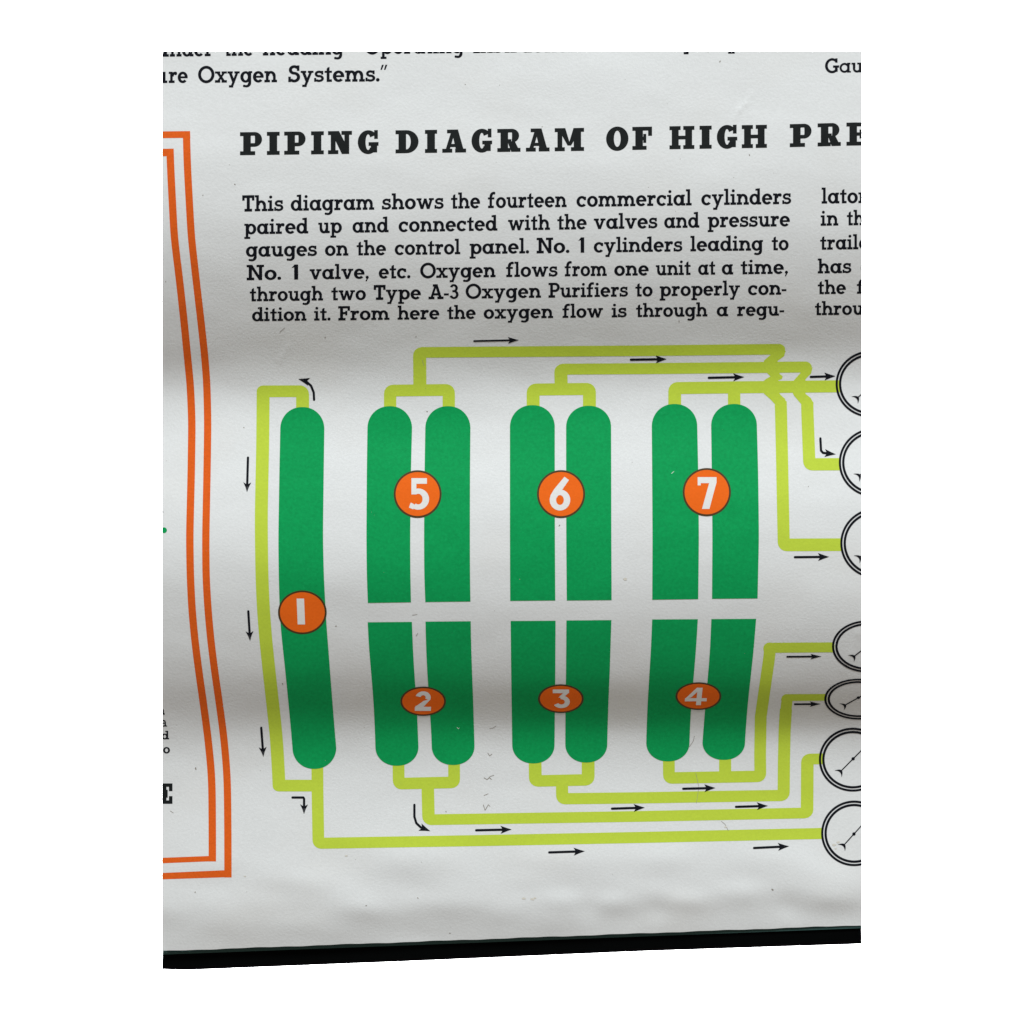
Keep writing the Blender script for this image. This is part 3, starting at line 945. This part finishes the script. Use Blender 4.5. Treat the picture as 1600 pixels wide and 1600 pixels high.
# ------------------------------------------------------------------ specks, fibres, scuffs
random.seed(5)
sp = []
for (x, y, r) in [(367, 288, 1.0), (317, 305, .9), (259, 440, 1.0), (508, 527.5, .9), (650, 526, 1.0), (1125, 96, 1.3), (1061, 502, 1.2), (305.8, 1200.5, 1.6), (305, 1394, 1.1),
                  (381, 668, 1.0), (525, 978, 1.1), (667.5, 643, 1.0), (653, 1403, 1.0), (572, 1415, 1.0), (1207, 1390, 1.6), (874, 821, 1.2), (703, 1458, .9), (348, 1103, .8), (1171, 242, 1.0),
                  (441.5, 1068.5, 1.2), (1263, 760, .8), (697, 1268, 1.1), (1036, 480, .6), (727, 132, .7), (847, 198, .7), (812, 905, .7)]:
    n = 9
    ang = random.random() * 6.3
    pp = []
    for i in range(n):
        t = 2 * math.pi * i / n
        rr = r * random.uniform(.7, 1.15)
        ex, ey = rr * 1.35 * math.cos(t), rr * .75 * math.sin(t)
        pp.append((x + ex * math.cos(ang) - ey * math.sin(ang), y + ex * math.sin(ang) + ey * math.cos(ang)))
    sp.append(pp)
for _ in range(70):
    x, y = random.uniform(260, 1340), random.uniform(90, 1430)
    sp += DISC(x, y, random.uniform(.25, .5), None, 7)


def hair(pts, w):
    out = []
    for p, q in zip(pts[:-1], pts[1:]):
        out += seg(p, q, w)
    return out


sp += hair([(756, 1215), (761, 1218), (765, 1215), (768, 1218)], 1.0) + hair([(762, 1217), (766, 1213), (772, 1211)], .8)
sp += hair([(755, 1257), (758, 1266), (763, 1257)], 1.1) + hair([(763, 1257), (766, 1260)], .8) + hair([(756, 1243), (763, 1240)], .8)
sp += hair([(765, 1138), (770, 1137.5), (775, 1134)], .7) + hair([(762, 1176), (765, 1181), (769, 1178)], .9)
sp += hair([(1077, 1167), (1083, 1158), (1085, 1150)], .7) + hair([(1087, 1207), (1092, 1230), (1088, 1255)], .5)
sp += hair([(1127, 1283), (1133, 1288), (1138, 1298)], .7) + hair([(266, 1267), (271, 1270)], .8) + hair([(437, 519), (445, 512)], .7)
sp += hair([(650, 994), (653, 989)], .8) + hair([(644, 961), (652, 960)], .7) + hair([(660, 562), (662, 571)], .5)
ink('dirt_speck', sp, M['dirt'], chart, 1).__setitem__('kind', 'stuff')
for h in ([(714, 1136), (716, 1138.4), (718, 1137)], [(1049, 740), (1053, 736.6)]):
    ink('white_fibre', hair(h, .55), M['fibre'], chart, 2)
st = []
for (x, y, r) in [(832, 1405, 2.6), (836, 1403, 1.6), (818, 1404, 2.2), (977, 905, 2.4), (1303, 1320, 2.2), (1310, 1316, 1.8), (1306, 1326, 1.4), (1134, 1292, 1.6), (541, 1337, 1.3), (383, 1369, 1.2)]:
    st.append([(x + r * 1.7 * random.uniform(.6, 1.2) * math.cos(t * .7), y + r * random.uniform(.5, 1.1) * math.sin(t * .7)) for t in range(9)])
for k in range(0, len(st)):
    ink('foxing_stain', [st[k]], M['stain'], chart, 1).location.z += 2e-6 * k

# ------------------------------------------------------------------ board under the sheet
xs = np.linspace(PX0, PX1, 60)
pb = surf(xs, bottom(xs))
zb = pb[:, 2].min() - 0.0012


def slab(name, front, z_top, z_bot, back_y, mat, parent, rise, bev):
    """front: polyline of (sheet x, sheet y) giving the front edge; runs back under the sheet with a slight rise"""
    bm = bmesh.new()
    top, bot = [], []
    for (x, y) in front:
        q = at(x, y, HC - z_top)
        top.append(Vector(q))
    n = len(top)
    backs = [Vector((v.x * 0.90, back_y, z_top + (back_y - v.y) * rise)) for v in top]
    vt = [bm.verts.new(v) for v in top]
    vb = [bm.verts.new(v) for v in backs]
    vt2 = [bm.verts.new((v.x, v.y, v.z - (z_top - z_bot))) for v in top]
    vb2 = [bm.verts.new((v.x, v.y, v.z - (z_top - z_bot))) for v in backs]
    fe = []
    for i in range(n - 1):
        bm.faces.new((vt[i], vt[i + 1], vb[i + 1], vb[i]))
        bm.faces.new((vt2[i + 1], vt2[i], vb2[i], vb2[i + 1]))
        bm.faces.new((vt2[i], vt2[i + 1], vt[i + 1], vt[i]))
        bm.faces.new((vb[i], vb[i + 1], vb2[i + 1], vb2[i]))
    bm.faces.new((vt[0], vb[0], vb2[0], vt2[0]))
    bm.faces.new((vt[-1], vt2[-1], vb2[-1], vb[-1]))
    bmesh.ops.recalc_face_normals(bm, faces=bm.faces[:])
    if bev:
        ed = [e for e in bm.edges if (e.verts[0] in vt and e.verts[1] in vt)]
        bmesh.ops.bevel(bm, geom=ed, offset=bev, segments=4, profile=0.5, affect='EDGES')
    me = bpy.data.meshes.new(name)
    bm.to_mesh(me)
    bm.free()
    me.materials.append(mat)
    for p in me.polygons:
        p.use_smooth = False
    ob = bpy.data.objects.new(name, me)
    COL.objects.link(ob)
    if parent:
        ob.parent = parent
    return ob


def lower(x):
    return float(np.interp(x, [253, 270, 300, 640, 1000, 1347], [1515, 1516.6, 1516, 1502.4, 1487, 1475.5]))


cover = bpy.data.objects.new('book_cover', None)
COL.objects.link(cover)
tag(cover, 'black cloth covered board showing as a band along the lower edge of the printed sheet', 'book cover')
fr = [(x, lower(x)) for x in np.linspace(PX0 + .3, PX1 - .3, 40)]
slab('board', fr, zb - 0.0025, zb - 0.0085, 0.22, M['board'], cover, 0.06, 0.0012)
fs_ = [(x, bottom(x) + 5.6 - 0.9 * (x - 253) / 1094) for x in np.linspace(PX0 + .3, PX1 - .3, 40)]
slab('lit_edge_strip', fs_, zb, zb - 0.0022, -0.20, M['strip'], cover, 0.05, 0.0)  # thin slab added to carry the painted sheen of the board's lit top edge
